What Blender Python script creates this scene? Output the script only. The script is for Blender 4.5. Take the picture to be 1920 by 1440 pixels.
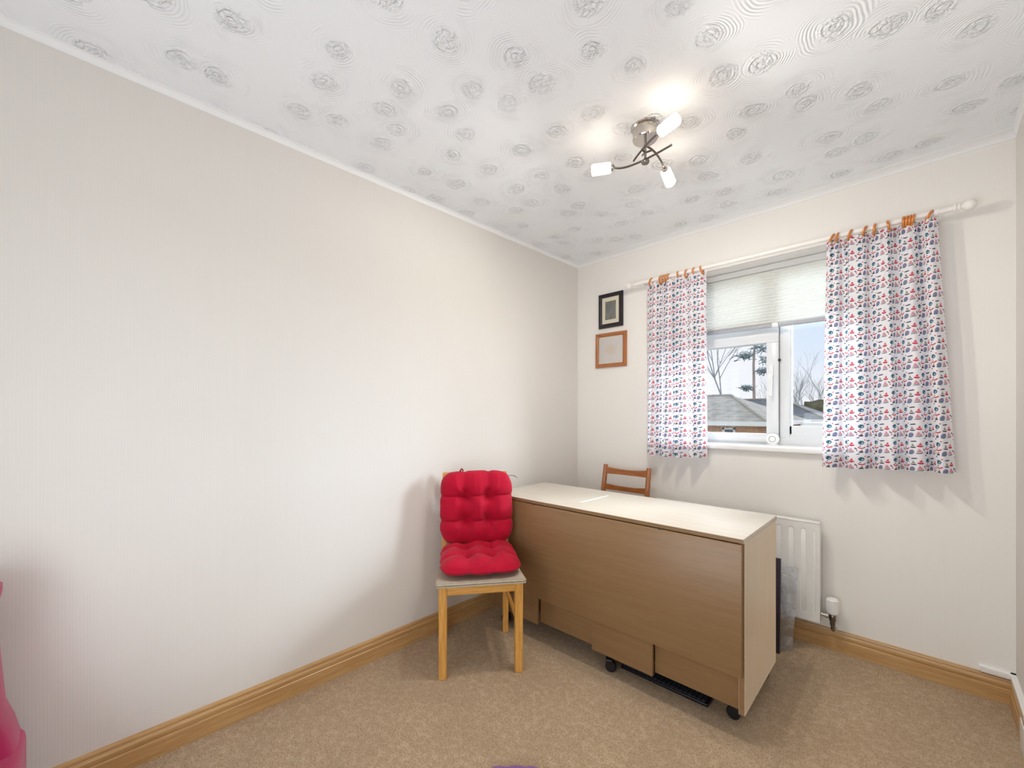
import bpy, bmesh, math, random
from mathutils import Vector, Matrix, noise

for o in list(bpy.data.objects):
    bpy.data.objects.remove(o)
S = bpy.context.scene
C = S.collection
PI = math.pi
R = math.radians

# ------------------------------------------------------------------ camera
cam_d = bpy.data.cameras.new('camera')
cam = bpy.data.objects.new('camera', cam_d)
C.objects.link(cam)
cam.location = (1.961, -2.73, 1.217)
cam.rotation_euler = (R(90), 0, R(44.6))
cam_d.sensor_width = 36
cam_d.lens = 786 / 1920 * 36
cam_d.shift_y = (778 - 720) / 1920
cam_d.clip_start = 0.02
cam_d.clip_end = 200
S.camera = cam

# ------------------------------------------------------------------ view and light transport
S.view_settings.view_transform = 'Standard'
S.view_settings.look = 'None'
S.view_settings.gamma = 1.0
S.view_settings.use_curve_mapping = False
S.view_settings.exposure = 0.95
cy = S.cycles
cy.use_denoising = True
cy.max_bounces = 10
cy.diffuse_bounces = 6
cy.transmission_bounces = 8
cy.transparent_max_bounces = 16
cy.caustics_reflective = False
cy.caustics_refractive = False
cy.sample_clamp_indirect = 6

# ------------------------------------------------------------------ node helpers
class NT:
    def __init__(s, nt):
        s.nt = nt
        nt.nodes.clear()
    def n(s, t, **kw):
        nd = s.nt.nodes.new(t)
        for k, v in kw.items():
            if k[0] == '_':
                setattr(nd, k[1:], v)
            else:
                key = k.replace('__', ' ')
                sock = nd.inputs[int(key[1:])] if key[0] == 'i' and key[1:].isdigit() else nd.inputs[key]
                s.put(sock, v)
        return nd
    def put(s, sock, v):
        if hasattr(v, 'is_output') or isinstance(v, bpy.types.NodeSocket):
            s.nt.links.new(v, sock)
        else:
            if sock.type == 'RGBA' and len(v) == 3:
                v = (*v, 1)
            sock.default_value = v
    def m(s, op, a, b=0.0, c=None, clamp=False):
        nd = s.nt.nodes.new('ShaderNodeMath')
        nd.operation = op
        nd.use_clamp = clamp
        s.put(nd.inputs[0], a)
        s.put(nd.inputs[1], b)
        if c is not None:
            s.put(nd.inputs[2], c)
        return nd.outputs[0]
    def mix(s, f, a, b):
        nd = s.nt.nodes.new('ShaderNodeMix')
        nd.data_type = 'RGBA'
        s.put(nd.inputs[0], f)
        s.put(nd.inputs[6], a)
        s.put(nd.inputs[7], b)
        return nd.outputs[2]
    def mapr(s, v, a, b, c=0.0, d=1.0, smooth=True):
        nd = s.nt.nodes.new('ShaderNodeMapRange')
        if smooth:
            nd.interpolation_type = 'SMOOTHSTEP'
        s.put(nd.inputs[0], v)
        for i, x in enumerate((a, b, c, d)):
            nd.inputs[i + 1].default_value = x
        return nd.outputs[0]

def lin(r, g, b):
    f = lambda c: (c / 255 / 12.92) if c <= 10 else ((c / 255 + 0.055) / 1.055) ** 2.4
    return (f(r), f(g), f(b), 1)

# ------------------------------------------------------------------ sky: pale at the horizon, bright thin cloud above the rooftops
world = bpy.data.worlds.new('sky')
S.world = world
world.use_nodes = True
W = NT(world.node_tree)
tc = W.n('ShaderNodeTexCoord')
sep = W.n('ShaderNodeSeparateXYZ', Vector=tc.outputs['Generated'])
X, Y, Z = sep.outputs
cl = W.n('ShaderNodeTexNoise', Vector=tc.outputs['Generated'], Scale=3.0, Detail=5.0, Roughness=0.55)
skyc = W.mix(W.mapr(Z, 0.0, 0.16), lin(240, 242, 246), lin(214, 229, 248))
skyc = W.mix(W.mapr(cl.outputs[0], 0.46, 0.66, 0, 0.7), skyc, lin(244, 245, 248))
skyc = W.mix(W.mapr(X, -0.22, -0.30, 0, 0.75), skyc, lin(240, 243, 249))
GLOW = 1.5
band = W.m('MULTIPLY', W.mapr(Z, 0.17, 0.27), W.mapr(Z, 0.80, 0.50))
side = W.mapr(Y, 0.1, 0.6)
glow = W.m('MULTIPLY', W.m('MULTIPLY', band, side), GLOW)
bg1 = W.n('ShaderNodeBackground', Color=skyc, Strength=0.56)
bg2 = W.n('ShaderNodeBackground', Color=(0.86, 0.93, 1.0, 1), Strength=glow)
add = W.n('ShaderNodeAddShader', i0=bg1.outputs[0], i1=bg2.outputs[0])
W.n('ShaderNodeOutputWorld', Surface=add.outputs[0])
world.cycles.sampling_method = 'MANUAL'
world.cycles.sample_map_resolution = 1024

# daylight portal in the window opening (guides sky sampling only)
pl = bpy.data.lights.new('window_portal', 'AREA')
pl.shape = 'RECTANGLE'; pl.size = 1.2; pl.size_y = 1.08
pl.cycles.is_portal = True
po = bpy.data.objects.new('window_portal', pl); C.objects.link(po)
po.location = (1.33, 0.30, 1.57)
po.rotation_euler = (R(-90), 0, 0)

# soft fill light added behind the camera, tilted up at the ceiling
def area(name, loc, rot, sx, sy, power, col):
    l = bpy.data.lights.new(name, 'AREA')
    l.shape = 'RECTANGLE'; l.size = sx; l.size_y = sy; l.energy = power; l.color = col
    o = bpy.data.objects.new(name, l); C.objects.link(o)
    o.location = loc; o.rotation_euler = rot
    return o
area('rear_fill_light', (1.50, -3.50, 1.0), (R(116), 0, 0), 1.4, 1.6, 18, (0.84, 0.93, 1.0))
# daylight: bright sky to the right of the view, falling through the window onto the left wall
dl_pos = Vector((4.1, 2.7, 2.5))
dl = area('daylight', dl_pos, (0, 0, 0), 3.0, 2.2, 740, (0.76, 0.89, 1.0))
dl.rotation_euler = (Vector((1.33, 0.0, 1.45)) - dl_pos).to_track_quat('-Z', 'Y').to_euler()

SHADE_EMIT = 5.5
BULB = 12.5

# ------------------------------------------------------------------ materials
def mat(name, col, rough=0.5, metal=0.0, noise_amt=0.0, nscale=30.0, bump=0.0, bscale=200.0, spec=0.5, coat=0.0, sheen=0.0):
    m = bpy.data.materials.new(name); m.use_nodes = True
    N = NT(m.node_tree)
    tc = N.n('ShaderNodeTexCoord')
    P = N.n('ShaderNodeBsdfPrincipled', Roughness=rough, Metallic=metal)
    P.inputs['Specular IOR Level'].default_value = spec
    P.inputs['Coat Weight'].default_value = coat
    P.inputs['Sheen Weight'].default_value = sheen
    nz = N.n('ShaderNodeTexNoise', Vector=tc.outputs['Object'], Scale=nscale, Detail=4.0)
    dark = tuple(c * (1 - noise_amt) for c in col[:3]) + (1,)
    lite = tuple(min(1, c * (1 + noise_amt)) for c in col[:3]) + (1,)
    N.put(P.inputs['Base Color'], N.mix(N.mapr(nz.outputs[0], 0.3, 0.7), dark, lite))
    if bump:
        bz = N.n('ShaderNodeTexNoise', Vector=tc.outputs['Object'], Scale=bscale, Detail=3.0)
        b = N.n('ShaderNodeBump', Strength=bump, Distance=0.002, Height=bz.outputs[0])
        N.put(P.inputs['Normal'], b.outputs[0])
    N.n('ShaderNodeOutputMaterial', Surface=P.outputs[0])
    return m

def wood(name, c1, c2, axis='Z', scale=1.0, rough=0.42, coat=0.15, rings=6.0):
    """long grain running along the named object axis"""
    m = bpy.data.materials.new(name); m.use_nodes = True
    N = NT(m.node_tree)
    tc = N.n('ShaderNodeTexCoord')
    k = {'X': (0.8, 14, 14), 'Y': (14, 0.8, 14), 'Z': (14, 14, 0.8)}[axis]
    mp = N.n('ShaderNodeMapping', Vector=tc.outputs['Object'])
    mp.inputs['Scale'].default_value = tuple(q * scale for q in k)
    nz = N.n('ShaderNodeTexNoise', Vector=mp.outputs[0], Scale=rings, Detail=6.0, Roughness=0.6, Distortion=0.6)
    nz2 = N.n('ShaderNodeTexNoise', Vector=mp.outputs[0], Scale=rings * 6, Detail=3.0)
    f = N.m('ADD', N.m('MULTIPLY', nz.outputs[0], 0.7), N.m('MULTIPLY', nz2.outputs[0], 0.3))
    col = N.mix(N.mapr(f, 0.35, 0.65), c1, c2)
    P = N.n('ShaderNodeBsdfPrincipled', Base__Color=col, Roughness=rough)
    P.inputs['Coat Weight'].default_value = coat
    P.inputs['Coat Roughness'].default_value = 0.3
    b = N.n('ShaderNodeBump', Strength=0.12, Distance=0.001, Height=f)
    N.put(P.inputs['Normal'], b.outputs[0])
    N.n('ShaderNodeOutputMaterial', Surface=P.outputs[0])
    return m

def wallpaper(name, col, ribs, rough=0.75):
    """painted wallpaper with a fine vertical rib"""
    m = bpy.data.materials.new(name); m.use_nodes = True
    N = NT(m.node_tree)
    tc = N.n('ShaderNodeTexCoord')
    s = N.n('ShaderNodeSeparateXYZ', Vector=tc.outputs['Object'])
    u = s.outputs[1] if ribs == 'Y' else s.outputs[0]
    jit = N.n('ShaderNodeTexNoise', Vector=tc.outputs['Object'], Scale=4.0, Detail=2.0)
    w = N.m('SINE', N.m('ADD', N.m('MULTIPLY', u, 2 * PI / 0.008), N.m('MULTIPLY', jit.outputs[0], 3.0)))
    mp = N.n('ShaderNodeMapping', Vector=tc.outputs['Object'])
    mp.inputs['Scale'].default_value = (180, 180, 4)
    nz = N.n('ShaderNodeTexNoise', Vector=mp.outputs[0], Scale=1.0, Detail=2.0)
    h = N.m('ADD', N.m('MULTIPLY', w, 0.25), nz.outputs[0])
    big = N.n('ShaderNodeTexNoise', Vector=tc.outputs['Object'], Scale=1.3, Detail=3.0)
    c = N.mix(N.mapr(big.outputs[0], 0.3, 0.7), tuple(q * 0.985 for q in col[:3]), col)
    c = N.mix(N.mapr(h, 0.0, 0.9, 0, 0.06), c, tuple(q * 0.7 for q in col[:3]))
    P = N.n('ShaderNodeBsdfPrincipled', Base__Color=c, Roughness=rough)
    P.inputs['Specular IOR Level'].default_value = 0.25
    b = N.n('ShaderNodeBump', Strength=0.16, Distance=0.0008, Height=h)
    N.put(P.inputs['Normal'], b.outputs[0])
    N.n('ShaderNodeOutputMaterial', Surface=P.outputs[0])
    return m

def artex(name, col):
    """swirled plaster ceiling: stippled rosettes ringed by fine comb lines"""
    m = bpy.data.materials.new(name); m.use_nodes = True
    N = NT(m.node_tree)
    tc = N.n('ShaderNodeTexCoord')
    warp = N.n('ShaderNodeTexNoise', Vector=tc.outputs['Object'], Scale=5.0, Detail=2.0)
    wv = N.n('ShaderNodeVectorMath', _operation='SCALE', i0=warp.outputs['Color'])
    wv.inputs['Scale'].default_value = 0.07
    av = N.n('ShaderNodeVectorMath', _operation='ADD', i0=tc.outputs['Object'], i1=wv.outputs[0])
    vo = N.n('ShaderNodeTexVoronoi', _voronoi_dimensions='2D', Vector=av.outputs[0], Scale=1 / 0.20, Randomness=0.62)
    d = N.m('MULTIPLY', vo.outputs['Distance'], 0.20)      # metres from the swirl centre
    fine = N.n('ShaderNodeTexNoise', Vector=tc.outputs['Object'], Scale=95.0, Detail=3.0, Roughness=0.6)
    ringp = N.m('ADD', N.m('MULTIPLY', d, 2 * PI / 0.0105), N.m('MULTIPLY', warp.outputs[0], 9.0))
    ring = N.m('SINE', ringp)
    arcs = N.n('ShaderNodeTexNoise', Vector=tc.outputs['Object'], Scale=13.0, Detail=1.0)
    ringm = N.m('MULTIPLY', ring, N.m('MULTIPLY', N.mapr(d, 0.13, 0.07), N.mapr(arcs.outputs[0], 0.36, 0.56)))
    core = N.mapr(d, 0.058, 0.030)
    lump = N.n('ShaderNodeTexNoise', Vector=tc.outputs['Object'], Scale=48.0, Detail=1.0, Roughness=0.4, Distortion=1.6)
    lumps = N.m('MULTIPLY', N.m('MULTIPLY', N.mapr(lump.outputs[0], 0.40, 0.62), core), 0.72)
    ring2 = N.m('MULTIPLY', N.m('SINE', N.m('MULTIPLY', ringp, 0.5)), N.m('MULTIPLY', core, 0.32))
    h = N.m('ADD', N.m('ADD', N.m('MULTIPLY', ringm, 0.17), lumps), N.m('ADD', N.m('MULTIPLY', fine.outputs[0], 0.10), ring2))
    P = N.n('ShaderNodeBsdfPrincipled', Base__Color=col, Roughness=0.85)
    P.inputs['Specular IOR Level'].default_value = 0.2
    b = N.n('ShaderNodeBump', Strength=1.0, Distance=0.0050, Height=h)
    N.put(P.inputs['Normal'], b.outputs[0])
    N.n('ShaderNodeOutputMaterial', Surface=P.outputs[0])
    return m

def carpet(name, c1, c2, c3):
    m = bpy.data.materials.new(name); m.use_nodes = True
    N = NT(m.node_tree)
    tc = N.n('ShaderNodeTexCoord')
    a = N.n('ShaderNodeTexNoise', Vector=tc.outputs['Object'], Scale=170.0, Detail=3.0, Roughness=0.7)
    b = N.n('ShaderNodeTexNoise', Vector=tc.outputs['Object'], Scale=38.0, Detail=4.0, Roughness=0.65)
    g = N.n('ShaderNodeTexNoise', Vector=tc.outputs['Object'], Scale=5.0, Detail=3.0)
    col = N.mix(N.mapr(a.outputs[0], 0.34, 0.66), c1, c2)
    col = N.mix(N.mapr(b.outputs[0], 0.42, 0.70, 0, 0.38), col, c3)
    col = N.mix(N.mapr(g.outputs[0], 0.35, 0.7, 0, 0.22), col, c1)
    P = N.n('ShaderNodeBsdfPrincipled', Base__Color=col, Roughness=0.95)
    P.inputs['Specular IOR Level'].default_value = 0.1
    P.inputs['Sheen Weight'].default_value = 0.15
    h = N.m('ADD', a.outputs[0], N.m('MULTIPLY', b.outputs[0], 0.8))
    bp = N.n('ShaderNodeBump', Strength=0.7, Distance=0.004, Height=h)
    N.put(P.inputs['Normal'], bp.outputs[0])
    N.n('ShaderNodeOutputMaterial', Surface=P.outputs[0])
    return m

def glass(name, tint=(1, 1, 1, 1), refl=0.05, haze=0.0):
    m = bpy.data.materials.new(name); m.use_nodes = True
    N = NT(m.node_tree)
    t = N.n('ShaderNodeBsdfTransparent', Color=tint)
    g = N.n('ShaderNodeBsdfGlossy', Roughness=0.02)
    fr = N.n('ShaderNodeLayerWeight', Blend=0.25)
    f = N.m('ADD', N.m('MULTIPLY', fr.outputs['Fresnel'], 0.5), refl, clamp=True)
    mx = N.n('ShaderNodeMixShader', i0=f, i1=t.outputs[0], i2=g.outputs[0])
    out = mx.outputs[0]
    if haze:
        tc = N.n('ShaderNodeTexCoord')
        nz = N.n('ShaderNodeTexNoise', Vector=tc.outputs['Object'], Scale=14.0, Detail=3.0, Distortion=1.5)
        df = N.n('ShaderNodeBsdfDiffuse', Color=(0.85, 0.88, 0.92, 1))
        bp = N.n('ShaderNodeBump', Strength=0.8, Distance=0.01, Height=nz.outputs[0])
        N.put(g.inputs['Normal'], bp.outputs[0])
        mx2 = N.n('ShaderNodeMixShader', i0=N.mapr(nz.outputs[0], 0.4, 0.75, haze * 0.4, haze * 1.8), i1=out, i2=df.outputs[0])
        out = mx2.outputs[0]
    N.n('ShaderNodeOutputMaterial', Surface=out)
    return m

def cloth_translucent(name, col_fn, trans=0.35, rough=0.9):
    m = bpy.data.materials.new(name); m.use_nodes = True
    N = NT(m.node_tree)
    col = col_fn(N)
    d = N.n('ShaderNodeBsdfDiffuse', Color=col, Roughness=0.4)
    t = N.n('ShaderNodeBsdfTranslucent', Color=col)
    mx = N.n('ShaderNodeMixShader', i0=trans, i1=d.outputs[0], i2=t.outputs[0])
    N.n('ShaderNodeOutputMaterial', Surface=mx.outputs[0])
    return m

def sailing_print(N):
    """white cotton printed with little boats, whales and sails; tile 86 x 78 mm of cloth"""
    TW, TH = 0.086, 0.078
    uv = N.n('ShaderNodeUVMap'); uv.uv_map = 'UVMap'
    s = N.n('ShaderNodeSeparateXYZ', Vector=uv.outputs[0])
    cellx = N.m('FLOOR', N.m('DIVIDE', s.outputs[0], TW))
    off = N.m('MULTIPLY', N.m('MODULO', N.m('ABSOLUTE', cellx), 2.0), TH * 0.0)
    u = N.m('MULTIPLY', N.m('FRACT', N.m('DIVIDE', s.outputs[0], TW)), TW * 1000)
    v = N.m('MULTIPLY', N.m('FRACT', N.m('DIVIDE', N.m('ADD', s.outputs[1], off), TH)), TH * 1000)
    def ell(cx, cyy, rx, ry, rot=0.0, top=None, bot=None):
        rx *= 1.32; ry *= 1.28
        dx = N.m('SUBTRACT', u, cx); dy = N.m('SUBTRACT', v, cyy)
        if rot:
            c, sn = math.cos(rot), math.sin(rot)
            ax = N.m('ADD', N.m('MULTIPLY', dx, c), N.m('MULTIPLY', dy, sn))
            ay = N.m('SUBTRACT', N.m('MULTIPLY', dy, c), N.m('MULTIPLY', dx, sn))
        else:
            ax, ay = dx, dy
        q = N.m('ADD', N.m('POWER', N.m('ABSOLUTE', N.m('DIVIDE', ax, rx)), 2.0), N.m('POWER', N.m('ABSOLUTE', N.m('DIVIDE', ay, ry)), 2.0))
        k = N.m('LESS_THAN', q, 1.0)
        if top is not None:
            k = N.m('MULTIPLY', k, N.m('LESS_THAN', dy, top))
        if bot is not None:
            k = N.m('MULTIPLY', k, N.m('GREATER_THAN', dy, bot))
        return k
    def tri(cx, base, w, h, skew=0.0):
        dy = N.m('SUBTRACT', v, base)
        fr = N.m('DIVIDE', dy, h)
        dx = N.m('ABSOLUTE', N.m('SUBTRACT', N.m('SUBTRACT', u, cx), N.m('MULTIPLY', fr, skew)))
        lim = N.m('MULTIPLY', N.m('SUBTRACT', 1.0, fr), w)
        return N.m('MULTIPLY', N.m('LESS_THAN', dx, lim), N.m('GREATER_THAN', dy, 0.0))
    red, navy, teal, plum, rose, olive = lin(205, 55, 78), lin(58, 72, 100), lin(92, 136, 152), lin(140, 138, 170), lin(216, 160, 170), lin(158, 158, 140)
    shapes = [
        (ell(19, 60, 8.5, 7.6), teal), (ell(18, 62.5, 3.2, 2.4), navy), (ell(22, 58, 2.4, 1.8), lin(225, 235, 240)), (ell(16, 57.2, 3.0, 1.3), navy),
        (ell(20, 40, 10.5, 7.0, top=0.0), red), (ell(20, 42.2, 8.0, 5.2, top=1.0), lin(242, 240, 240)), (ell(15, 44, 2.2, 2.0), navy),
        (ell(42, 20, 7.0, 9.0, -0.5), plum), (ell(39, 12, 6.0, 2.2), teal),
        (tri(48, 46, 6.5, 14, -2.0), olive), (ell(48, 43.0, 8.0, 3.6, top=0.6), navy),
        (ell(50, 69, 8.5, 2.0, 0.1), navy), (ell(56, 70.5, 2.0, 1.8), navy),
        (tri(71, 52, 7.0, 12, 2.0), lin(214, 92, 104)), (ell(71, 49.5, 8.6, 4.8, top=0.8), red),
        (tri(70, 18, 12.0, 19, -3.0), rose), (ell(69, 14.5, 10.0, 1.8, 0.1), lin(110, 135, 145)),
        (ell(2.5, 30, 1.8, 2.4), navy), (ell(4.0, 22, 2.0, 2.0), red), (ell(84, 33, 1.6, 3.4), navy),
        (ell(19, 18, 4.0, 5.0), lin(196, 104, 116)), (tri(19, 20, 6.0, 9, 3), olive), (ell(18, 15, 6.5, 2.6), navy), (ell(32, 73, 2.0, 2.0), red), (ell(8, 6, 5, 1.6, 0.3), navy)]
    col = lin(244, 242, 245)
    for k, c in shapes:
        col = N.mix(k, col, c)
    return col

M = {}
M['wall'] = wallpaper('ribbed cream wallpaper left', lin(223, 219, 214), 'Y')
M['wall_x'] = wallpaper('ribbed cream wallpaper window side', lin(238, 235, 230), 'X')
M['ceiling'] = artex('swirled white plaster', lin(241, 244, 248))
M['coving'] = mat('white painted plaster', lin(238, 239, 240), 0.6, bump=0.1)
M['carpet'] = carpet('beige twist carpet', lin(148, 124, 97), lin(194, 170, 140), lin(212, 192, 166))
M['skirt'] = wood('varnished pine skirting', lin(178, 136, 86), lin(198, 160, 108), 'Y', 1.0, 0.38, 0.3)
M['skirt_x'] = wood('varnished pine skirting x', lin(178, 136, 86), lin(198, 160, 108), 'X', 1.0, 0.38, 0.3)
M['upvc'] = mat('white plastic frame', lin(228, 230, 231), 0.3, noise_amt=0.01)
M['white_gloss'] = mat('white gloss paint', lin(243, 243, 241), 0.25, noise_amt=0.01)
M['white_pole'] = mat('white painted wood', lin(240, 236, 232), 0.35, noise_amt=0.015)
M['glass'] = glass('window glass', refl=0.015)
M['dark'] = mat('black plastic', lin(22, 22, 26), 0.4, noise_amt=0.1)
M['seal'] = mat('grey rubber seal', lin(120, 122, 124), 0.6)
M['ringwood'] = wood('orange varnished rings', lin(176, 96, 30), lin(224, 146, 66), 'X', 3.0, 0.3, 0.5)
M['beech'] = wood('beech laminate with painted shading', lin(135, 103, 68), lin(143, 112, 77), 'X', 0.6, 0.4, 0.1)  # front faces' shade put into the colour, same laminate as the sides
M['beech_lit'] = wood('beech laminate with painted shading upright', lin(230, 212, 184), lin(236, 220, 196), 'Z', 0.6, 0.4, 0.1)  # same laminate lightened, the light on the side panels is in its colour
M['table_top'] = wood('pale laminate table top', lin(206, 198, 184), lin(212, 205, 193), 'X', 0.6, 0.42, 0.1)
M['pine'] = wood('golden pine chair wood', lin(196, 138, 58), lin(226, 172, 92), 'Z', 1.5, 0.4, 0.25)
M['pine_x'] = wood('golden pine chair rail', lin(196, 138, 58), lin(226, 172, 92), 'X', 1.5, 0.4, 0.25)
M['orange'] = wood('orange stained wood', lin(140, 78, 34), lin(180, 112, 56), 'Z', 1.5, 0.32, 0.4)
M['orange_x'] = wood('orange stained rail', lin(140, 78, 34), lin(180, 112, 56), 'X', 1.5, 0.32, 0.4)
M['seatpad'] = mat('beige woven seat cover', lin(182, 170, 152), 0.9, noise_amt=0.05, nscale=60, bump=0.2, bscale=500)
M['red'] = mat('crimson cotton', lin(176, 0, 42), 0.75, noise_amt=0.08, nscale=12, bump=0.2, bscale=350, spec=0.2, sheen=0.08)
M['button'] = mat('dark red thread', lin(120, 4, 24), 0.8)
M['pink'] = mat('pink upholstery', lin(168, 32, 84), 0.85, noise_amt=0.08, nscale=14, bump=0.35, bscale=300, spec=0.2, sheen=0.3)
M['purple'] = mat('purple cloth', lin(140, 100, 160), 0.9, noise_amt=0.1, bump=0.3)
M['chrome'] = mat('polished chrome', lin(200, 194, 188), 0.12, 1.0)
M['nickel'] = mat('brushed nickel', lin(132, 126, 120), 0.25, 1.0)
M['radiator'] = mat('white enamel radiator', lin(238, 238, 235), 0.3, noise_amt=0.01)
M['black_frame'] = mat('black picture frame', lin(30, 22, 30), 0.35, noise_amt=0.15)
M['mount'] = mat('cream mount card', lin(238, 230, 206), 0.8)
M['pic_wood'] = wood('brown picture frame wood', lin(150, 84, 40), lin(186, 118, 66), 'Z', 2.0, 0.35, 0.3)
M['clear'] = glass('clear plastic', tint=(0.93, 0.94, 0.97, 1), refl=0.06, haze=0.22)
M['ribbon'] = mat('grey ribbon', lin(130, 132, 132), 0.7)
M['curtain'] = cloth_translucent('sailing print cotton', sailing_print, 0.30)
M['blind'] = cloth_translucent('pleated blind fabric', lambda N: N.n('ShaderNodeRGB').outputs[0], 0.08)
for nd in M['blind'].node_tree.nodes:
    if nd.type == 'RGB':
        nd.outputs[0].default_value = lin(235, 235, 231)

def emission(name, col, strength):
    m = bpy.data.materials.new(name); m.use_nodes = True
    N = NT(m.node_tree)
    e = N.n('ShaderNodeEmission', Color=col, Strength=strength)
    N.n('ShaderNodeOutputMaterial', Surface=e.outputs[0])
    return m
M['shade'] = emission('lit frosted glass', (1.0, 0.83, 0.64, 1), SHADE_EMIT)

# ------------------------------------------------------------------ mesh helpers
def box(bm, x0, x1, y0, y1, z0, z1, bev=0.0, seg=2, mtx=None):
    r = bmesh.ops.create_cube(bm, size=1)
    vs = r['verts']
    for v in vs:
        v.co = Vector((x0 + (v.co.x + .5) * (x1 - x0), y0 + (v.co.y + .5) * (y1 - y0), z0 + (v.co.z + .5) * (z1 - z0)))
    if bev:
        es = list({e for v in vs for e in v.link_edges})
        rr = bmesh.ops.bevel(bm, geom=es, offset=bev, segments=seg, affect='EDGES', profile=0.5)
        vs = list({v for f in rr['faces'] for v in f.verts} | {v for v in vs if v.is_valid})
    if mtx is not None:
        bmesh.ops.transform(bm, matrix=mtx, verts=vs)
    return bm

def tube(bm, pts, rad, seg=12, closed=False, flat=1.0):
    pts = [Vector(p) for p in pts]
    n = len(pts)
    rads = rad if isinstance(rad, (list, tuple)) else [rad] * n
    rings = []
    up = None
    for i, p in enumerate(pts):
        a = pts[i - 1] if (i > 0 or closed) else p
        b = pts[(i + 1) % n] if (i < n - 1 or closed) else p
        t = (b - a).normalized()
        if up is None:
            up = Vector((0, 0, 1)) if abs(t.z) < 0.9 else Vector((1, 0, 0))
        s = t.cross(up)
        if s.length < 1e-5:
            s = t.orthogonal()
        s.normalize()
        up = s.cross(t).normalized()
        rings.append([bm.verts.new(p + (s * math.cos(2 * PI * k / seg) + up * math.sin(2 * PI * k / seg) * flat) * rads[i]) for k in range(seg)])
    m = n if closed else n - 1
    for i in range(m):
        A, B = rings[i], rings[(i + 1) % n]
        for k in range(seg):
            bm.faces.new((A[k], A[(k + 1) % seg], B[(k + 1) % seg], B[k]))
    if not closed:
        bm.faces.new(rings[0][::-1]); bm.faces.new(rings[-1])
    return bm

def lathe(bm, prof, seg=24, mtx=None):
    rings = []
    for r, z in prof:
        rings.append([bm.verts.new((max(r, 1e-5) * math.cos(2 * PI * k / seg), max(r, 1e-5) * math.sin(2 * PI * k / seg), z)) for k in range(seg)])
    for A, B in zip(rings, rings[1:]):
        for k in range(seg):
            bm.faces.new((A[k], A[(k + 1) % seg], B[(k + 1) % seg], B[k]))
    bm.faces.new(rings[0][::-1]); bm.faces.new(rings[-1])
    if mtx is not None:
        bmesh.ops.transform(bm, matrix=mtx, verts=[v for r in rings for v in r])
    return bm

def prism(bm, prof, p0, p1, du, dv):
    """profile points (a,b) placed at p + a*du + b*dv, swept from p0 to p1"""
    p0, p1, du, dv = map(Vector, (p0, p1, du, dv))
    A = [bm.verts.new(p0 + du * a + dv * b) for a, b in prof]
    B = [bm.verts.new(p1 + du * a + dv * b) for a, b in prof]
    n = len(prof)
    for i in range(n):
        bm.faces.new((A[i], A[(i + 1) % n], B[(i + 1) % n], B[i]))
    bm.faces.new(A[::-1]); bm.faces.new(B)
    return bm

def BM():
    return bmesh.new()

def axis_m(loc, direction):
    d = Vector(direction).normalized()
    return Matrix.Translation(loc) @ d.to_track_quat('Z', 'Y').to_matrix().to_4x4()

def obj(name, bm, m, parent=None, smooth=True, angle=35, label=None):
    bmesh.ops.recalc_face_normals(bm, faces=bm.faces)
    me = bpy.data.meshes.new(name)
    bm.to_mesh(me); bm.free()
    if smooth:
        for p in me.polygons:
            p.use_smooth = True
        me.set_sharp_from_angle(angle=R(angle))
    o = bpy.data.objects.new(name, me)
    C.objects.link(o)
    if m is not None:
        for q in (m if isinstance(m, (list, tuple)) else [m]):
            me.materials.append(q)
    if parent is not None:
        o.parent = parent
    if label:
        o['label'] = label
    return o

def thing(name, label, cat, loc=(0, 0, 0), rotz=0.0, group=None):
    o = bpy.data.objects.new(name, None)
    o.empty_display_size = 0.1
    C.objects.link(o)
    o.location = loc; o.rotation_euler = (0, 0, rotz)
    o['label'] = label; o['category'] = cat
    if group:
        o['group'] = group
    return o

def tag(o, label, cat, group=None, kind=None):
    o['label'] = label; o['category'] = cat
    if group:
        o['group'] = group
    if kind:
        o['kind'] = kind
    return o

def struct(name, bm, m, label=None, cat=None, smooth=True):
    o = obj(name, bm, m, None, smooth)
    o['kind'] = 'structure'
    if label:
        o['label'] = label; o['category'] = cat
    return o

# ------------------------------------------------------------------ the room  (corner at the origin; left wall x=0, window wall y=0)
RW, RL, RH = 2.231, 3.62, 2.40
WX0, WX1, WZ0, WZ1 = 0.73, 1.93, 1.02, 2.112
bm = BM(); box(bm, -0.15, RW + 0.15, -RL - 0.15, 0.27, -0.12, 0)
struct('floor', bm, M['carpet'], 'beige twist pile carpet covering the whole floor', 'floor')
bm = BM(); box(bm, -0.15, RW + 0.15, -RL - 0.15, 0.27, RH, RH + 0.1)
struct('ceiling', bm, M['ceiling'], 'white textured ceiling with swirled plaster rosettes', 'ceiling')
bm = BM(); box(bm, -0.15, 0, -RL, 0, 0, RH)
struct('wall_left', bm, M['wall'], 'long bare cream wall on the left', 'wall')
bm = BM(); box(bm, RW, RW + 0.15, -RL, 0, 0, RH)
struct('wall_right', bm, M['wall'], 'cream wall at the right edge', 'wall')
bm = BM(); box(bm, -0.15, RW + 0.15, -RL - 0.15, -RL, 0, RH)
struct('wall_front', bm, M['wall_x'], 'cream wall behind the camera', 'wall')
bm = BM()
box(bm, -0.15, WX0, 0, 0.27, 0, RH); box(bm, WX1, RW + 0.15, 0, 0.27, 0, RH)
box(bm, WX0, WX1, 0, 0.27, 0, WZ0); box(bm, WX0, WX1, 0, 0.27, WZ1, RH)
bmesh.ops.remove_doubles(bm, verts=bm.verts, dist=1e-5)
struct('wall_back', bm, M['wall_x'], 'cream wall with the curtained window', 'wall', smooth=False)

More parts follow.
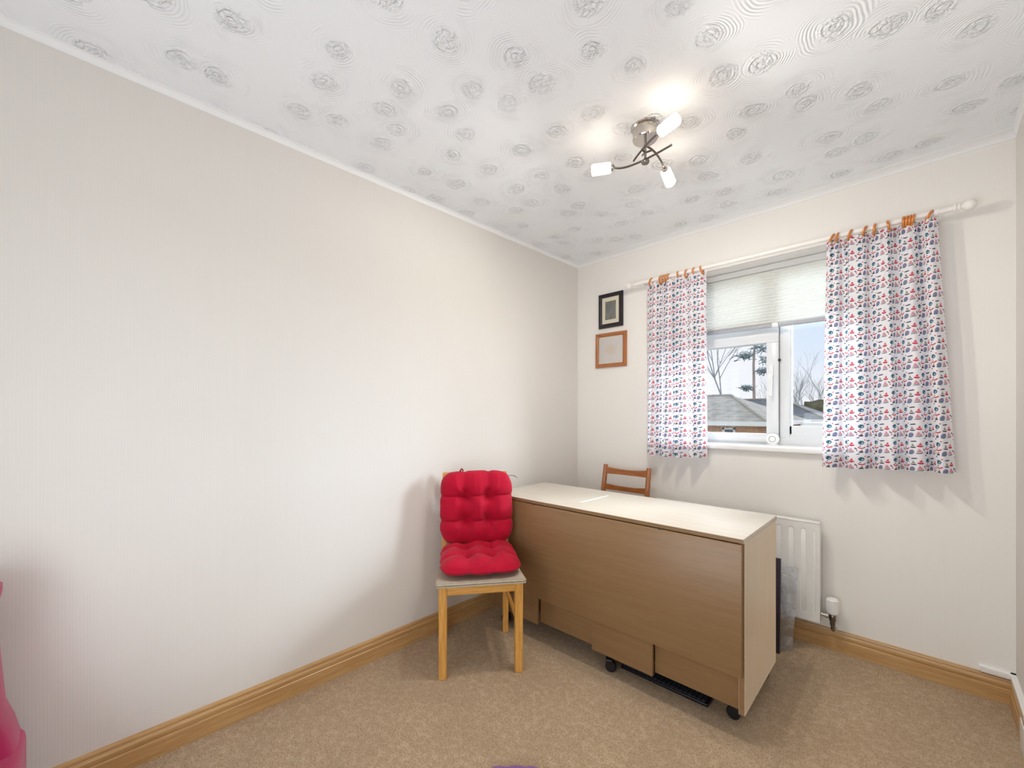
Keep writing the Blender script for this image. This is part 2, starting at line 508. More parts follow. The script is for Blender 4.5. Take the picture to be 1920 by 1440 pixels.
SK = [(0, 0), (0.018, 0), (0.018, 0.060), (0.0145, 0.063), (0.0145, 0.066), (0.017, 0.070), (0.0165, 0.081), (0.012, 0.086), (0.0105, 0.091),
      (0.0125, 0.095), (0.011, 0.1015), (0.006, 0.105), (0, 0.105)]
bm = BM(); prism(bm, SK, (0, -RL, 0), (0, 0, 0), (1, 0, 0), (0, 0, 1))
struct('baseboard_left', bm, M['skirt'], 'varnished pine skirting board along the left wall', 'skirting board')
bm = BM(); prism(bm, SK, (0.0, 0, 0), (RW, 0, 0), (0, -1, 0), (0, 0, 1))
struct('baseboard_back', bm, M['skirt_x'], 'varnished pine skirting board under the window', 'skirting board')
bm = BM(); prism(bm, SK, (RW, 0, 0), (RW, -RL, 0), (-1, 0, 0), (0, 0, 1))
struct('baseboard_right', bm, M['skirt'], 'varnished pine skirting board along the right wall', 'skirting board')
# coving: concave profile with two small steps
def cov_profile(o, d):
    pr = [(0, 0), (0, -d), (o * .08, -d)]
    for i in range(9):
        a = i / 8 * PI / 2
        pr.append((o * (.95 - .87 * math.cos(a)), -d * (.92 - .80 * math.sin(a))))
    return pr + [(o, -d * .10), (o, 0)]
cov, cov_l = cov_profile(.055, .024), cov_profile(.016, .024)
bm = BM(); prism(bm, cov_l, (0, -RL, RH), (0, 0, RH), (1, 0, 0), (0, 0, 1))
struct('trim_1', bm, M['coving'], 'white coving above the left wall', 'coving')
bm = BM(); prism(bm, cov, (0, 0, RH), (RW, 0, RH), (0, -1, 0), (0, 0, 1))
struct('trim_2', bm, M['coving'], 'white coving above the window wall', 'coving')
bm = BM(); prism(bm, cov_l, (RW, -RL, RH), (RW, 0, RH), (-1, 0, 0), (0, 0, 1))
struct('trim_3', bm, M['coving'], 'white coving above the right wall', 'coving')

# ------------------------------------------------------------------ window
win = bpy.data.objects.new('window_1', None); C.objects.link(win)
win.location = (WX0, 0.17, WZ0)
win['kind'] = 'structure'; win['label'] = 'white plastic two-light window in a deep recess'; win['category'] = 'window'
def wb(name, boxes, m, parent=win, bev=0.004, label=None):
    bm = BM()
    for b in boxes:
        x0, x1, y0, y1, z0, z1 = b
        box(bm, x0 - WX0, x1 - WX0, y0 - 0.17, y1 - 0.17, z0 - WZ0, z1 - WZ0, bev)
    return obj(name, bm, m, parent, label=label)
MX = 1.335   # seam between the opening light and the fixed light
wb('window_frame', [(WX0, WX1, .185, .25, WZ0, WZ0 + .065), (WX0, WX1, .185, .25, WZ1 - .06, WZ1), (WX0, WX0 + .055, .185, .25, WZ0 + .06, WZ1 - .06),
                    (WX1 - .055, WX1, .185, .25, WZ0 + .06, WZ1 - .06), (MX + .005, MX + .055, .182, .25, WZ0 + .06, WZ1 - .06), (WX0 + .05, MX + .01, .185, .25, 1.735, 1.80)], M['upvc'])
bd = 1.37
wb('glazing_bead', [(MX + .05, MX + .066, .19, .215, 1.10, 2.05), (WX1 - .07, WX1 - .05, .19, .215, 1.10, 2.05), (MX + .05, WX1 - .05, .19, .215, 1.08, 1.153)], M['upvc'], bev=.003)
sash = wb('casement', [(WX0 + .045, MX + .002, .168, .235, 1.052, 1.102), (WX0 + .045, MX + .002, .168, .235, 1.655, 1.738),
                       (WX0 + .045, WX0 + .115, .168, .235, 1.102, 1.655), (MX - .062, MX + .002, .168, .235, 1.102, 1.655)], M['upvc'])
wb('seal', [(MX + .0015, MX + .0055, .178, .20, 1.06, 2.05)], M['seal'], bev=0)
wb('window_handle', [(MX - .045, MX - .023, .158, .170, 1.40, 1.52), (MX - .044, MX - .024, .135, .159, 1.44, 1.46), (MX - .043, MX - .025, .128, .143, 1.33, 1.465)], M['white_gloss'], sash)
bm = BM(); lathe(bm, [(0.0, 0), (0.008, 0.001), (0.009, 0.006), (0.006, 0.012), (0, 0.013)], 16, axis_m((MX + .004 - WX0, .180 - 0.17, 1.545 - WZ0), (0, -1, 0)))
obj('lock_button', bm, M['dark'], win, label='small dark lock button')
wb('glass_pane', [(WX0 + .11, MX - .06, .205, .209, 1.10, 1.66)], M['glass'], sash, bev=0)
wb('glass_pane', [(MX + .05, WX1 - .05, .215, .219, 1.08, 2.06)], M['glass'], bev=0)
wb('glass_pane', [(WX0 + .05, MX + .01, .215, .219, 1.79, 2.06)], M['glass'], bev=0)
sill_prof = [(0.185, 0.0), (0.185, 0.018), (-0.026, 0.018), (-0.032, 0.014), (-0.034, 0.006), (-0.030, -0.008), (-0.022, -0.012), (0.0, -0.012), (0.0, 0.0)]
bm = BM(); prism(bm, sill_prof, (-0.03, -0.17, 0), (WX1 - WX0 + 0.03, -0.17, 0), (0, 1, 0), (0, 0, 1))
for v in bm.verts:   # sill ears stop at the wall face; inside the recess it fits the reveal
    if v.co.y > -0.165:
        v.co.x = min(max(v.co.x, 0.0), WX1 - WX0)
obj('window_sill', bm, M['white_gloss'], win)

# small round white gadget resting on the sill
t = thing('sensor', 'small round white plastic gadget standing on the window sill', 'gadget', (1.318, 0.12, WZ0 + 0.018))
bm = BM(); lathe(bm, [(0.0, -0.012), (0.026, -0.012), (0.034, -0.006), (0.034, 0.006), (0.026, 0.013), (0, 0.014)], 32, axis_m((0, 0, 0.036), (0, -1, 0)))
obj('body', bm, M['white_gloss'], t)
bm = BM(); tube(bm, [(0.017 * math.cos(a * PI / 12), -0.0135, 0.036 + 0.017 * math.sin(a * PI / 12)) for a in range(24)], 0.0014, 6, True)
obj('dial_ring', bm, M['seal'], t, label='grey ring on the face')
bm = BM(); lathe(bm, [(0.034, 0), (0.036, 0.002), (0.030, 0.006), (0.0, 0.006)], 28)
obj('base', bm, M['white_gloss'], t)

# pleated blind
t = thing('pleated_blind', 'white pleated blind drawn halfway down inside the window recess', 'blind', (WX0 + 0.6, 0.125, WZ1))
def bx(name, b, m, par=t, bev=.003, label=None):
    bm = BM()
    for q in b:
        box(bm, *q, bev)
    return obj(name, bm, m, par, label=label)
bx('head_rail', [(-.597, .597, -.018, .018, -.034, -.002)], M['white_gloss'])
bm = BM()
npl, ztop, zbot = 17, -0.034, -0.355
grid = []
for i in range(npl * 2 + 1):
    z = ztop + (zbot - ztop) * i / (npl * 2)
    yy = -0.009 if i % 2 else 0.009
    grid.append([bm.verts.new((x, yy, z)) for x in (-.592, -.2, .2, .592)])
for a, b in zip(grid, grid[1:]):
    for k in range(3):
        bm.faces.new((a[k], a[k + 1], b[k + 1], b[k]))
obj('pleated_fabric', bm, M['blind'], t, angle=20)
bx('bottom_rail', [(-.592, .592, -.012, .012, -.376, -.354)], mat('grey blind rail', lin(176, 178, 184), 0.4), label='grey bottom rail')
bx('cord_tab', [(-.014, .018, -.022, .0, -.378, -.352)], M['white_gloss'])
bm = BM(); tube(bm, [(0.0, -0.014, -0.03), (0.0, -0.015, -0.36)], 0.0012, 6); obj('cord', bm, M['white_gloss'], t)

# ------------------------------------------------------------------ curtain pole, rings and curtains
PY, PZ = -0.082, 2.115
t = thing('curtain_pole', 'white wooden curtain pole with ball finials above the window', 'curtain pole', (1.295, 0, PZ))
bm = BM(); tube(bm, [(-0.765, PY, 0), (0.765, PY, 0)], 0.0125, 20); obj('pole', bm, M['white_pole'], t)
for s in (-1, 1):
    prof = [(0.0125, 0), (0.017, 0.001), (0.017, 0.008), (0.012, 0.010), (0.012, 0.016), (0.016, 0.019), (0.011, 0.024), (0.010, 0.030)]
    for i in range(1, 11):
        a = -PI / 2 + 0.45 + (PI - 0.45) * i / 10
        prof.append((0.023 * math.cos(a), 0.050 + 0.023 * math.sin(a)))
    bm = BM(); lathe(bm, prof, 24, axis_m((s * 0.752, PY, 0), (s, 0, 0)))
    obj('finial', bm, M['white_pole'], t)
    bm = BM()
    lathe(bm, [(0.0, 0), (0.022, 0.0), (0.022, 0.006), (0.010, 0.012), (0.009, 0.062), (0, 0.064)], 20, axis_m((s * 0.70, -0.001, 0), (0, -1, 0)))
    tube(bm, [(s * 0.70 - 0.007, PY, 0), (s * 0.70 + 0.007, PY, 0)], 0.0175, 20)
    obj('bracket', bm, M['white_pole'], t)

def ring_bm(tilt):
    bm = BM()
    rr = 0.0235
    pts = []
    for a in range(28):
        th = a / 28 * 2 * PI
        pts.append((math.sin(tilt) * rr * math.sin(th), rr * math.cos(th), rr * math.sin(th) * math.cos(tilt)))
    tube(bm, pts, 0.0056, 10, True)
    return bm
def px2x(px):
    l = (px - 960) / 786
    return 1.961 + (2.73 + PY) * (-.702 + .712 * l) / (.712 + .702 * l)
L1 = 'the left curtain'; L2 = 'the right curtain'
rings = [(1221, .35, 'orange wooden ring at the outer left end of the left curtain', L1)]
rings += [(p, .1, 'orange wooden ring in the tight bunch near the outer end of the left curtain', L1) for p in (1239, 1244, 1249, 1254)]
rings += [(1273, -.2, 'first single orange ring right of the bunched rings on the left curtain', L1),
          (1287, .1, 'second single orange ring right of the bunched rings on the left curtain', L1),
          (1301, .1, 'orange ring next to the innermost ring of the left curtain', L1),
          (1316, -.3, 'orange wooden ring at the inner right end of the left curtain', L1),
          (1560, .4, 'orange wooden ring at the inner left end of the right curtain', L2),
          (1570, .2, 'orange ring touching the innermost ring of the right curtain', L2),
          (1594, .3, 'third orange ring from the window side of the right curtain', L2),
          (1621, .35, 'fourth orange ring from the window side of the right curtain', L2),
          (1640, .1, 'fifth orange ring from the window side of the right curtain', L2),
          (1666, -.15, 'single orange ring just left of the bunched rings of the right curtain', L2)]
rings += [(p, .05 * k, 'orange wooden ring in the tight bunch near the outer end of the right curtain', L2) for k, p in enumerate((1694, 1700, 1706, 1712))]
rings += [(1742, .45, 'orange wooden ring at the outer right end of the right curtain', L2)]
for p, tl, lb, g in rings:
    o = obj('curtain_ring', ring_bm(tl), M['ringwood'])
    o.location = (px2x(p), PY, PZ - 0.0105)
    tag(o, lb, 'curtain ring', 'wooden rings carrying ' + g)

def curtain(x0t, x1t, x0b, x1b, ztop, zbot, nf, seed, label, pinch):
    rnd = random.Random(seed)
    t = thing('curtain', label, 'curtain', ((x0t + x1t) / 2, PY, zbot), 0, 'sailing print curtains')
    cx = (x0t + x1t) / 2
    wt = x1t - x0t
    ph = [rnd.uniform(0, 6.28) for _ in range(5)]
    FW = wt * 1.55
    def surf(u, v, off=0.0):           # v 0 bottom .. 1 top
        x = (x0b + (x1b - x0b) * u) * (1 - v) + (x0t + (x1t - x0t) * u) * v
        k = nf * 2 * PI
        a = (0.012 + 0.022 * (1 - v) ** 0.6)
        y = a * math.sin(k * u + ph[0] + 0.9 * math.sin(2 * PI * u + ph[1]) + 0.25 * (1 - v))
        y += 0.006 * math.sin(k * 1.9 * u + ph[2]) + 0.003 * math.sin(k * 3.3 * u + ph[3]) * v
        tp = max(0.0, (v - 0.90) / 0.10)
        y += 0.006 * tp * math.sin(2 * PI * u * pinch)
        g = math.exp(-((v - 0.945) / 0.012) ** 2)     # gathered heading tape
        y += 0.003 * g * math.sin(2 * PI * u * pinch * 2 + 1)
        y += 0.004 * (1 - v) * math.sin(9 * v + ph[4] + 3 * u)
        y = max(min(y, 0.036), -0.040)
        x += 0.006 * math.cos(k * u + ph[0]) * (0.4 + 0.6 * (1 - v))
        z = zbot + (ztop - zbot) * v + 0.0035 * math.sin(2 * PI * u * pinch) * tp + 0.006 * math.sin(5 * u + ph[2]) * (1 - v) ** 4
        return Vector((x - cx, y - 0.004 + off, z - zbot))
    def sheet(name, v0, v1, nu, nv, off):
        bm = BM()
        uvl = bm.loops.layers.uv.new('UVMap')
        vs = [[bm.verts.new(surf(i / nu, v0 + (v1 - v0) * j / nv, off)) for i in range(nu + 1)] for j in range(nv + 1)]
        # arc length across the middle row gives the cloth width
        mid = [surf(i / nu, 0.5) for i in range(nu + 1)]
        acc = [0.0]
        for a, b in zip(mid, mid[1:]):
            acc.append(acc[-1] + (b - a).length * 1.0)
        for j in range(nv):
            for i in range(nu):
                f = bm.faces.new((vs[j][i], vs[j][i + 1], vs[j + 1][i + 1], vs[j + 1][i]))
                for lp, (ii, jj) in zip(f.loops, ((i, j), (i + 1, j), (i + 1, j + 1), (i, j + 1))):
                    lp[uvl].uv = (acc[ii] + seed * 0.021, (v0 + (v1 - v0) * jj / nv) * (ztop - zbot) + seed * .013)
        return obj(name, bm, M['curtain'], t, angle=80)
    sheet('cloth', 0, 1, 200, 110, 0)
    sheet('hem', 0.004, 0.062, 200, 8, 0.0022)
    sheet('heading', 0.925, 0.996, 200, 10, 0.0022)
    return t
curtain(0.625, 1.018, 0.612, 1.028, 2.094, 0.953, 4.3, 3, 'narrow sailing print curtain hanging at the left side of the window', 15)
curtain(1.604, 1.998, 1.588, 2.050, 2.094, 0.960, 4.6, 7, 'wide sailing print curtain hanging at the right side of the window', 17)

# ------------------------------------------------------------------ pictures on the window wall
def picture(x0, x1, z0, z1, fw, label, fm, mountw, art, rot=0.0):
    t = thing('picture_frame', label, 'picture', ((x0 + x1) / 2, 0, (z0 + z1) / 2))
    t.rotation_euler = (0, rot, 0)
    w, h = (x1 - x0) / 2, (z1 - z0) / 2
    bm = BM()
    pr = [(0, 0), (0, 0.012), (0.004, 0.018), (fw * 0.6, 0.020), (fw, 0.013), (fw, 0)]
    cs = [(-w, -h), (w, -h), (w, h), (-w, h)]
    dirs = [(1, 1), (-1, 1), (-1, -1), (1, -1)]
    rg = []
    for (a, b), (da, db) in zip(cs, dirs):
        rg.append([bm.verts.new((a + da * p, -q, b + db * p)) for p, q in pr])
    for i in range(4):
        A, B = rg[i], rg[(i + 1) % 4]
        for k in range(len(pr)):
            bm.faces.new((A[k], A[(k + 1) % len(pr)], B[(k + 1) % len(pr)], B[k]))
    obj('frame', bm, fm, t)
    bm = BM(); box(bm, -w + fw * .9, w - fw * .9, -0.009, -0.004, -h + fw * .9, h - fw * .9); obj('mount', bm, M['mount'], t)
    bm = BM(); box(bm, -w + fw + mountw, w - fw - mountw, -0.0105, -0.0085, -h + fw + mountw * 1.1, h - fw - mountw * 1.1); obj('print', bm, art, t)
    bm = BM(); box(bm, -w + fw * .9, w - fw * .9, -0.0135, -0.0118, -h + fw * .9, h - fw * .9); obj('glazing', bm, M['glass'], t)
def art_mat(name, cols, sc, vert=False):
    m = bpy.data.materials.new(name); m.use_nodes = True
    N = NT(m.node_tree)
    tc = N.n('ShaderNodeTexCoord')
    mp = N.n('ShaderNodeMapping', Vector=tc.outputs['Object'])
    mp.inputs['Scale'].default_value = (1.6, 1, 0.8)
    nz = N.n('ShaderNodeTexNoise', Vector=mp.outputs[0], Scale=sc, Detail=3.0)
    c = N.mix(N.mapr(nz.outputs[0], 0.35, 0.65), cols[0], cols[1])
    g = N.n('ShaderNodeVectorMath', _operation='LENGTH', i0=tc.outputs['Object'])
    c = N.mix(N.mapr(g.outputs['Value'], 0.01, 0.06, 0.6, 0.0), c, cols[2])
    P = N.n('ShaderNodeBsdfPrincipled', Base__Color=c, Roughness=0.6)
    N.n('ShaderNodeOutputMaterial', Surface=P.outputs[0])
    return m
picture(.201, .403, 1.865, 2.12, .030, 'black picture frame with cream mount and small grey print, upper of the two', M['black_frame'], .027,
        art_mat('grey print', (lin(112, 110, 104), lin(140, 138, 130), lin(120, 122, 126)), 20))
picture(.174, .432, 1.571, 1.827, .028, 'brown wooden picture frame with a pale faded print, lower of the two', M['pic_wood'], .006,
        art_mat('pale print', (lin(226, 220, 214), lin(232, 226, 222), lin(222, 200, 168)), 8), R(0.3))

# ------------------------------------------------------------------ ceiling light
t = thing('ceiling_light', 'chrome three-arm ceiling light with lit frosted glass shades', 'ceiling light', (1.141, -1.118, RH))
bm = BM(); lathe(bm, [(0.0, 0), (0.056, 0), (0.056, -0.006), (0.050, -0.010), (0.050, -0.050), (0.047, -0.054), (0.0, -0.054)], 40); obj('ceiling_rose', bm, M['chrome'], t)
bm = BM(); tube(bm, [(0, 0, -0.052), (0, 0, -0.135)], 0.005, 12)
for k in range(3):
    a = R(25 + 120 * k)
    tube(bm, [(0, 0, -0.105), (0.026 * math.cos(a), 0.026 * math.sin(a), -0.100)], 0.004, 8)
obj('stem', bm, M['nickel'], t)
bm = BM(); lathe(bm, [(0.0, -0.150), (0.014, -0.149), (0.017, -0.143), (0.014, -0.136), (0.0, -0.134)], 24); obj('hub_cap', bm, M['nickel'], t)
for P3, az, el, tail, mid in (
        ((-.116, -.054, -.140), 210, 0, (.104, .019, -.110), (-.051, -.005, -.135)),
        ((.085, -.068, -.100), 348, 5, (-.042, -.020, -.130), (.020, -.045, -.110)),
        ((.019, .137, -.120), 96, -20, (.028, -.043, -.110), (.039, .023, -.120))):
    P3, tail, mid = Vector(P3), Vector(tail), Vector(mid)
    az, el = R(az), R(el)
    ax = Vector((math.cos(az) * math.cos(el), math.sin(az) * math.cos(el), math.sin(el)))
    d = Vector((math.cos(az), math.sin(az), 0))
    cc = mid * 2 - (P3 + tail) * .5
    pts = [tail * (1 - q / 16) ** 2 + cc * 2 * (q / 16) * (1 - q / 16) + P3 * (q / 16) ** 2 for q in range(17)]
    bm = BM(); tube(bm, pts, 0.0042, 10)
    arm = obj('arm', bm, M['nickel'], t)
    bm = BM(); lathe(bm, [(0.0, -0.004), (0.008, -0.004), (0.014, 0.002), (0.014, 0.014), (0.0, 0.014)], 20, axis_m(P3, ax)); obj('lamp_holder', bm, M['chrome'], arm)
    bm = BM(); lathe(bm, [(0.0, 0.010), (0.018, 0.010), (0.021, 0.014), (0.0225, 0.050), (0.0225, 0.086), (0.019, 0.090), (0.0, 0.088)], 24, axis_m(P3, ax))
    obj('lamp_shade', bm, M['shade'], arm, label='lit frosted glass shade')
    sp = bpy.data.lights.new('bulb', 'SPOT'); sp.energy = BULB; sp.color = (1.0, 0.95, 0.87)
    sp.spot_size = R(180); sp.spot_blend = 0.9; sp.shadow_soft_size = 0.02
    so = bpy.data.objects.new('bulb', sp); C.objects.link(so)
    so.rotation_euler = (d * math.cos(R(48)) + Vector((0, 0, -math.sin(R(48))))).to_track_quat('-Z', 'Y').to_euler()
    so.location = Vector((1.141, -1.118, RH)) + P3 + ax * 0.05 + Vector((0, 0, -0.03))

# ------------------------------------------------------------------ cushions
def tufted(bm, w, h, th, mtx, seed, flatback=0.55, n=54):
    def pt(a, b, s):
        m_ = max(abs(a), abs(b))
        k = 1.0
        if m_ > 1e-6:
            pn = 5.0
            k = m_ / ((abs(a) ** pn + abs(b) ** pn) ** (1 / pn))
        e = max(0.0, 1 - m_ ** 3.2) ** 0.5
        cr = lambda q: min(1.0, min(abs(q - 1 / 3), abs(q + 1 / 3)) / 0.26) ** 1.3
        puff = 0.70 + 0.30 * cr(a) ** 0.9 * cr(b) ** 0.25
        hh = e * puff
        for ta in (-1 / 3, 1 / 3):
            for tb in (-1 / 3, 1 / 3):
                r2 = (a - ta) ** 2 + (b - tb) ** 2
                hh *= 1 - 0.78 * math.exp(-r2 / 0.022)
        nz = noise.noise(Vector((a * 2.2 + seed, b * 2.2, s)))
        hh *= 1 + 0.20 * nz
        sc = 1 + 0.018 * noise.noise(Vector((a * 3, b * 3 + seed, 0)))
        notch = 1 - 0.03 * (math.exp(-((abs(a) - 1 / 3) / 0.07) ** 2) if abs(b) > abs(a) else math.exp(-((abs(b) - 1 / 3) / 0.07) ** 2)) * m_ ** 3
        return Vector((a * k * w / 2 * sc * notch, b * k * h / 2 * sc * notch, s * th / 2 * hh * (1 if s > 0 else flatback)))
    grids = []
    for s in (1, -1):
        g = {}
        for i in range(n + 1):
            for j in range(n + 1):
                a, b = -1 + 2 * i / n, -1 + 2 * j / n
                edge = i in (0, n) or j in (0, n)
                if edge and s == -1:
                    g[i, j] = grids[0][i, j]
                else:
                    g[i, j] = bm.verts.new(mtx @ pt(a, b, s))
        grids.append(g)
        for i in range(n):
            for j in range(n):
                q = (g[i, j], g[i + 1, j], g[i + 1, j + 1], g[i, j + 1])
                bm.faces.new(q if s == 1 else q[::-1])
    return bm

# ------------------------------------------------------------------ pine chair with red cushions
CH = R(53.9)
CL = (0.330, -1.324, 0)
t = thing('dining_chair', 'golden pine chair with beige seat cover standing against the left wall', 'chair', CL, CH)
def hexa(bm, b, tp):
    """loft between two xy-rectangles (x0,x1,y0,y1,z)"""
    A = [bm.verts.new((x, y, b[4])) for x, y in ((b[0], b[2]), (b[1], b[2]), (b[1], b[3]), (b[0], b[3]))]
    B = [bm.verts.new((x, y, tp[4])) for x, y in ((tp[0], tp[2]), (tp[1], tp[2]), (tp[1], tp[3]), (tp[0], tp[3]))]
    fs = [A[::-1], B] + [(A[i], A[(i + 1) % 4], B[(i + 1) % 4], B[i]) for i in range(4)]
    for f in fs:
        bm.faces.new(f)
def soften(bm, off=0.003, seg=2):
    bmesh.ops.bevel(bm, geom=list(bm.edges), offset=off, segments=seg, affect='EDGES')
for s in (-1, 1):
    bm = BM(); hexa(bm, (s * .178 - .018, s * .178 + .018, -.20, -.164, 0), (s * .178 - .019, s * .178 + .019, -.202, -.163, .43)); soften(bm)
    obj('leg', bm, M['pine'], t)
    bm = BM()
    hexa(bm, (s * .170 - .015, s * .170 + .015, .175, .207, 0), (s * .170 - .015, s * .170 + .015, .170, .205, .44))
    soften(bm); obj('leg', bm, M['pine'], t)
    bm = BM()
    hexa(bm, (s * .170 - .015, s * .170 + .015, .172, .205, .438), (s * .166 - .013, s * .166 + .013, .206, .230, .895))
    soften(bm); obj('back_post', bm, M['pine'], t)
    bm = BM(); box(bm, s * .176 - .008, s * .176 + .008, -.17, .18, .222, .244, .003); obj('stretcher', bm, M['pine'], t)
bm = BM()
box(bm, -.162, .162, -.196, -.176, .385, .43, .002); box(bm, -.158, .158, .178, .198, .385, .43, .002)
for s in (-1, 1):
    box(bm, s * .178 - .010, s * .178 + .010, -.166, .178, .385, .43, .002)
obj('apron', bm, M['pine_x'], t)
bm = BM()
hexa(bm, (-.208, .208, -.222, .168, .433), (-.212, .212, -.226, .170, .452))
bmesh.ops.bevel(bm, geom=list(bm.edges), offset=.008, segments=3, affect='EDGES')
for v in bm.verts:
    if v.co.y > 0:
        v.co.x *= .90
seat = obj('seat', bm, M['seatpad'], t)
bm = BM(); tube(bm, [(-.206, -.220, .434), (.206, -.220, .434), (.210, -.19, .434), (.188, .16, .434), (-.188, .16, .434), (-.210, -.19, .434)], .004, 8, True)
obj('piping', bm, M['seatpad'], seat)
bm = BM(); box(bm, -.178, .178, .205, .223, .815, .897, .004, mtx=Matrix.Translation((0, .006, 0))); obj('top_rail', bm, M['pine_x'], t)
for z in (.56, .69):
    bm = BM(); box(bm, -.156, .156, .196, .210, z, z + .05, .003, mtx=Matrix.Translation((0, (z - .6) * .06, 0))); obj('back_rail', bm, M['pine_x'], t)

rot = Matrix.Rotation(CH, 4, 'Z')
def at_chair(x, y, z):
    v = rot @ Vector((x, y, z))
    return (CL[0] + v.x, CL[1] + v.y, z)
t = thing('seat_cushion', 'red tufted cushion lying flat on the pine chair seat', 'cushion', at_chair(.004, -.042, .453), CH)
bm = BM(); tufted(bm, .392, .39, .125, Matrix.Translation((0, 0.024, .036)), 1.3)
obj('cushion_cover', bm, M['red'], t)
t = thing('back_cushion', 'red tufted cushion standing upright against the pine chair back', 'cushion', at_chair(.005, .140, .523), CH)
mx = Matrix.Translation((0, 0.004, .192)) @ Matrix.Rotation(R(90 - 5), 4, 'X')
bm = BM(); tufted(bm, .395, .395, .14, mx, 4.1, .45)
obj('cushion_cover', bm, M['red'], t)
bm = BM(); tube(bm, [(-.085, .02, .375), (-.090, .01, .392), (-.080, .03, .398), (-.072, .05, .385)], .004, 8); obj('tie', bm, M['button'], t)
bm = BM(); tube(bm, [(.17, .055, .345), (.20, .065, .352), (.222, .07, .345), (.236, .07, .335)], [.004, .005, .006, .003], 8, flat=.5); obj('tie', bm, M['ribbon'], t, label='grey fabric tie')

# ------------------------------------------------------------------ slat-back chair behind the table
t = thing('wooden_chair', 'orange stained slat-back chair tucked behind the table under the window', 'chair', (.503, -.30, 0), 0)
for s in (-1, 1):
    bm = BM()
    tube(bm, [(s * .165, .085, 0), (s * .165, .09, .25), (s * .166, .10, .45), (s * .165, .132, .66), (s * .163, .168, .866)], [.016, .018, .019, .018, .016], 8)
    obj('back_post', bm, M['orange'], t)
    bm = BM(); hexa(bm, (s * .165 - .015, s * .165 + .015, -.175, -.145, 0), (s * .165 - .018, s * .165 + .018, -.178, -.142, .43)); soften(bm)
    obj('leg', bm, M['orange'], t)
    bm = BM(); box(bm, s * .165 - .008, s * .165 + .008, -.15, .09, .20, .225, .003); obj('stretcher', bm, M['orange'], t)
bm = BM(); box(bm, -.19, .19, -.19, .09, .43, .452, .008); obj('seat', bm, M['orange_x'], t)
for ya in (-.172, .075):
    bm = BM(); box(bm, -.15, .15, ya, ya + .02, .37, .43, .002); obj('apron', bm, M['orange_x'], t)
for (zc, hh, yc) in ((.828, .024, .158), (.716, .020, .140)):
    bm = BM()
    A = []
    for i in range(17):
        u = -1 + 2 * i / 16
        x = .158 * u
        bow = .022 * (1 - u * u)
        hgt = hh * (0.72 + 0.28 * u * u)
        zz = zc - .008 * (1 - u * u)
        A.append([bm.verts.new((x, yc + bow + dy, zz + dz)) for dy, dz in ((-.008, -hgt), (.008, -hgt), (.010, hgt), (-.006, hgt))])
    for a, b in zip(A, A[1:]):
        for k in range(4):
            bm.faces.new((a[k], a[(k + 1) % 4], b[(k + 1) % 4], b[k]))
    bm.faces.new(A[0]); bm.faces.new(A[-1][::-1])
    obj('back_rail', bm, M['orange_x'], t, angle=50)

# ------------------------------------------------------------------ drop-leaf table
TC = (.790, -.775, 0); TR = R(0.7)
t = thing('drop_leaf_table', 'long folded beech drop-leaf table on castors below the window', 'table', TC, TR)
HX = .688
bm = BM(); box(bm, -HX, HX, -.255, .262, .737, .755, .002); tt = obj('table_top', bm, M['table_top'], t)
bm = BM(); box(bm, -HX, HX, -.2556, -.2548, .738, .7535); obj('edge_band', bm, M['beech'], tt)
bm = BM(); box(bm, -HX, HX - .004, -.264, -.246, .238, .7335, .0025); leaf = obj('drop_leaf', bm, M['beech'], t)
for hx in (-.335, .37):
    bm = BM(); box(bm, hx - .01, hx + .01, -.264, -.250, .7335, .7365, .001); obj('hinge', bm, M['nickel'], leaf)
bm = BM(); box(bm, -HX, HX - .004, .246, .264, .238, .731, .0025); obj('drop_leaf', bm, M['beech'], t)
for s in (-1, 1):
    bm = BM(); box(bm, s * (HX - .001), s * (HX - .019), -.240, .242, .092, .737, .0015); obj('side_panel', bm, M['beech_lit'], t)
    bm = BM(); box(bm, s * (HX - .0005), s * (HX - .0195), -.2412, -.2400, .091, .738); obj('edge_band', bm, M['beech'], t)  # added strip carrying the front faces' shade tone over the panel edge
# gate legs and rails showing under the leaf
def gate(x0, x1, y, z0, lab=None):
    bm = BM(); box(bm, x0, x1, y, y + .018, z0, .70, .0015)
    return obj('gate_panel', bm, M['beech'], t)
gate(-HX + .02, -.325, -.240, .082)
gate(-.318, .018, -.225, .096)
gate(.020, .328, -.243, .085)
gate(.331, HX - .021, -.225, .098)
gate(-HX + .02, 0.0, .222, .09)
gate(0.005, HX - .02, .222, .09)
def castor(x, y, a, top):
    c, sn = math.cos(a), math.sin(a)
    mt = Matrix.Translation((x, y, 0)) @ Matrix.Rotation(a, 4, 'Z')
    bm = BM()
    box(bm, -.018, .018, -.014, .014, top - .004, top, .001, mtx=mt)
    tube(bm, [mt @ Vector((0, 0, top - .003)), mt @ Vector((0.004, 0, .045))], .006, 10)
    box(bm, -.014, .020, -.017, .017, .036, .062, .006, mtx=mt)
    o = obj('castor', bm, M['dark'], t)
    bm = BM()
    lathe(bm, [(0, -.015), (.022, -.015), (.026, -.011), (.026, .011), (.022, .015), (0, .015)], 24, mt @ Matrix.Translation((.010, 0, .026)) @ Matrix.Rotation(R(90), 4, 'X'))
    obj('wheel', bm, M['dark'], o)
castor(-.578, -.212, R(200), .090)
castor(.095, -.212, R(30), .093)
castor(.632, -.140, R(175), .118)
castor(.640, .235, R(80), .118)
castor(-.640, .20, R(10), .118)
bm = BM(); box(bm, -HX + .02, HX - .02, -.205, .21, .118, .134, .001); obj('bottom_shelf', bm, M['beech'], t)

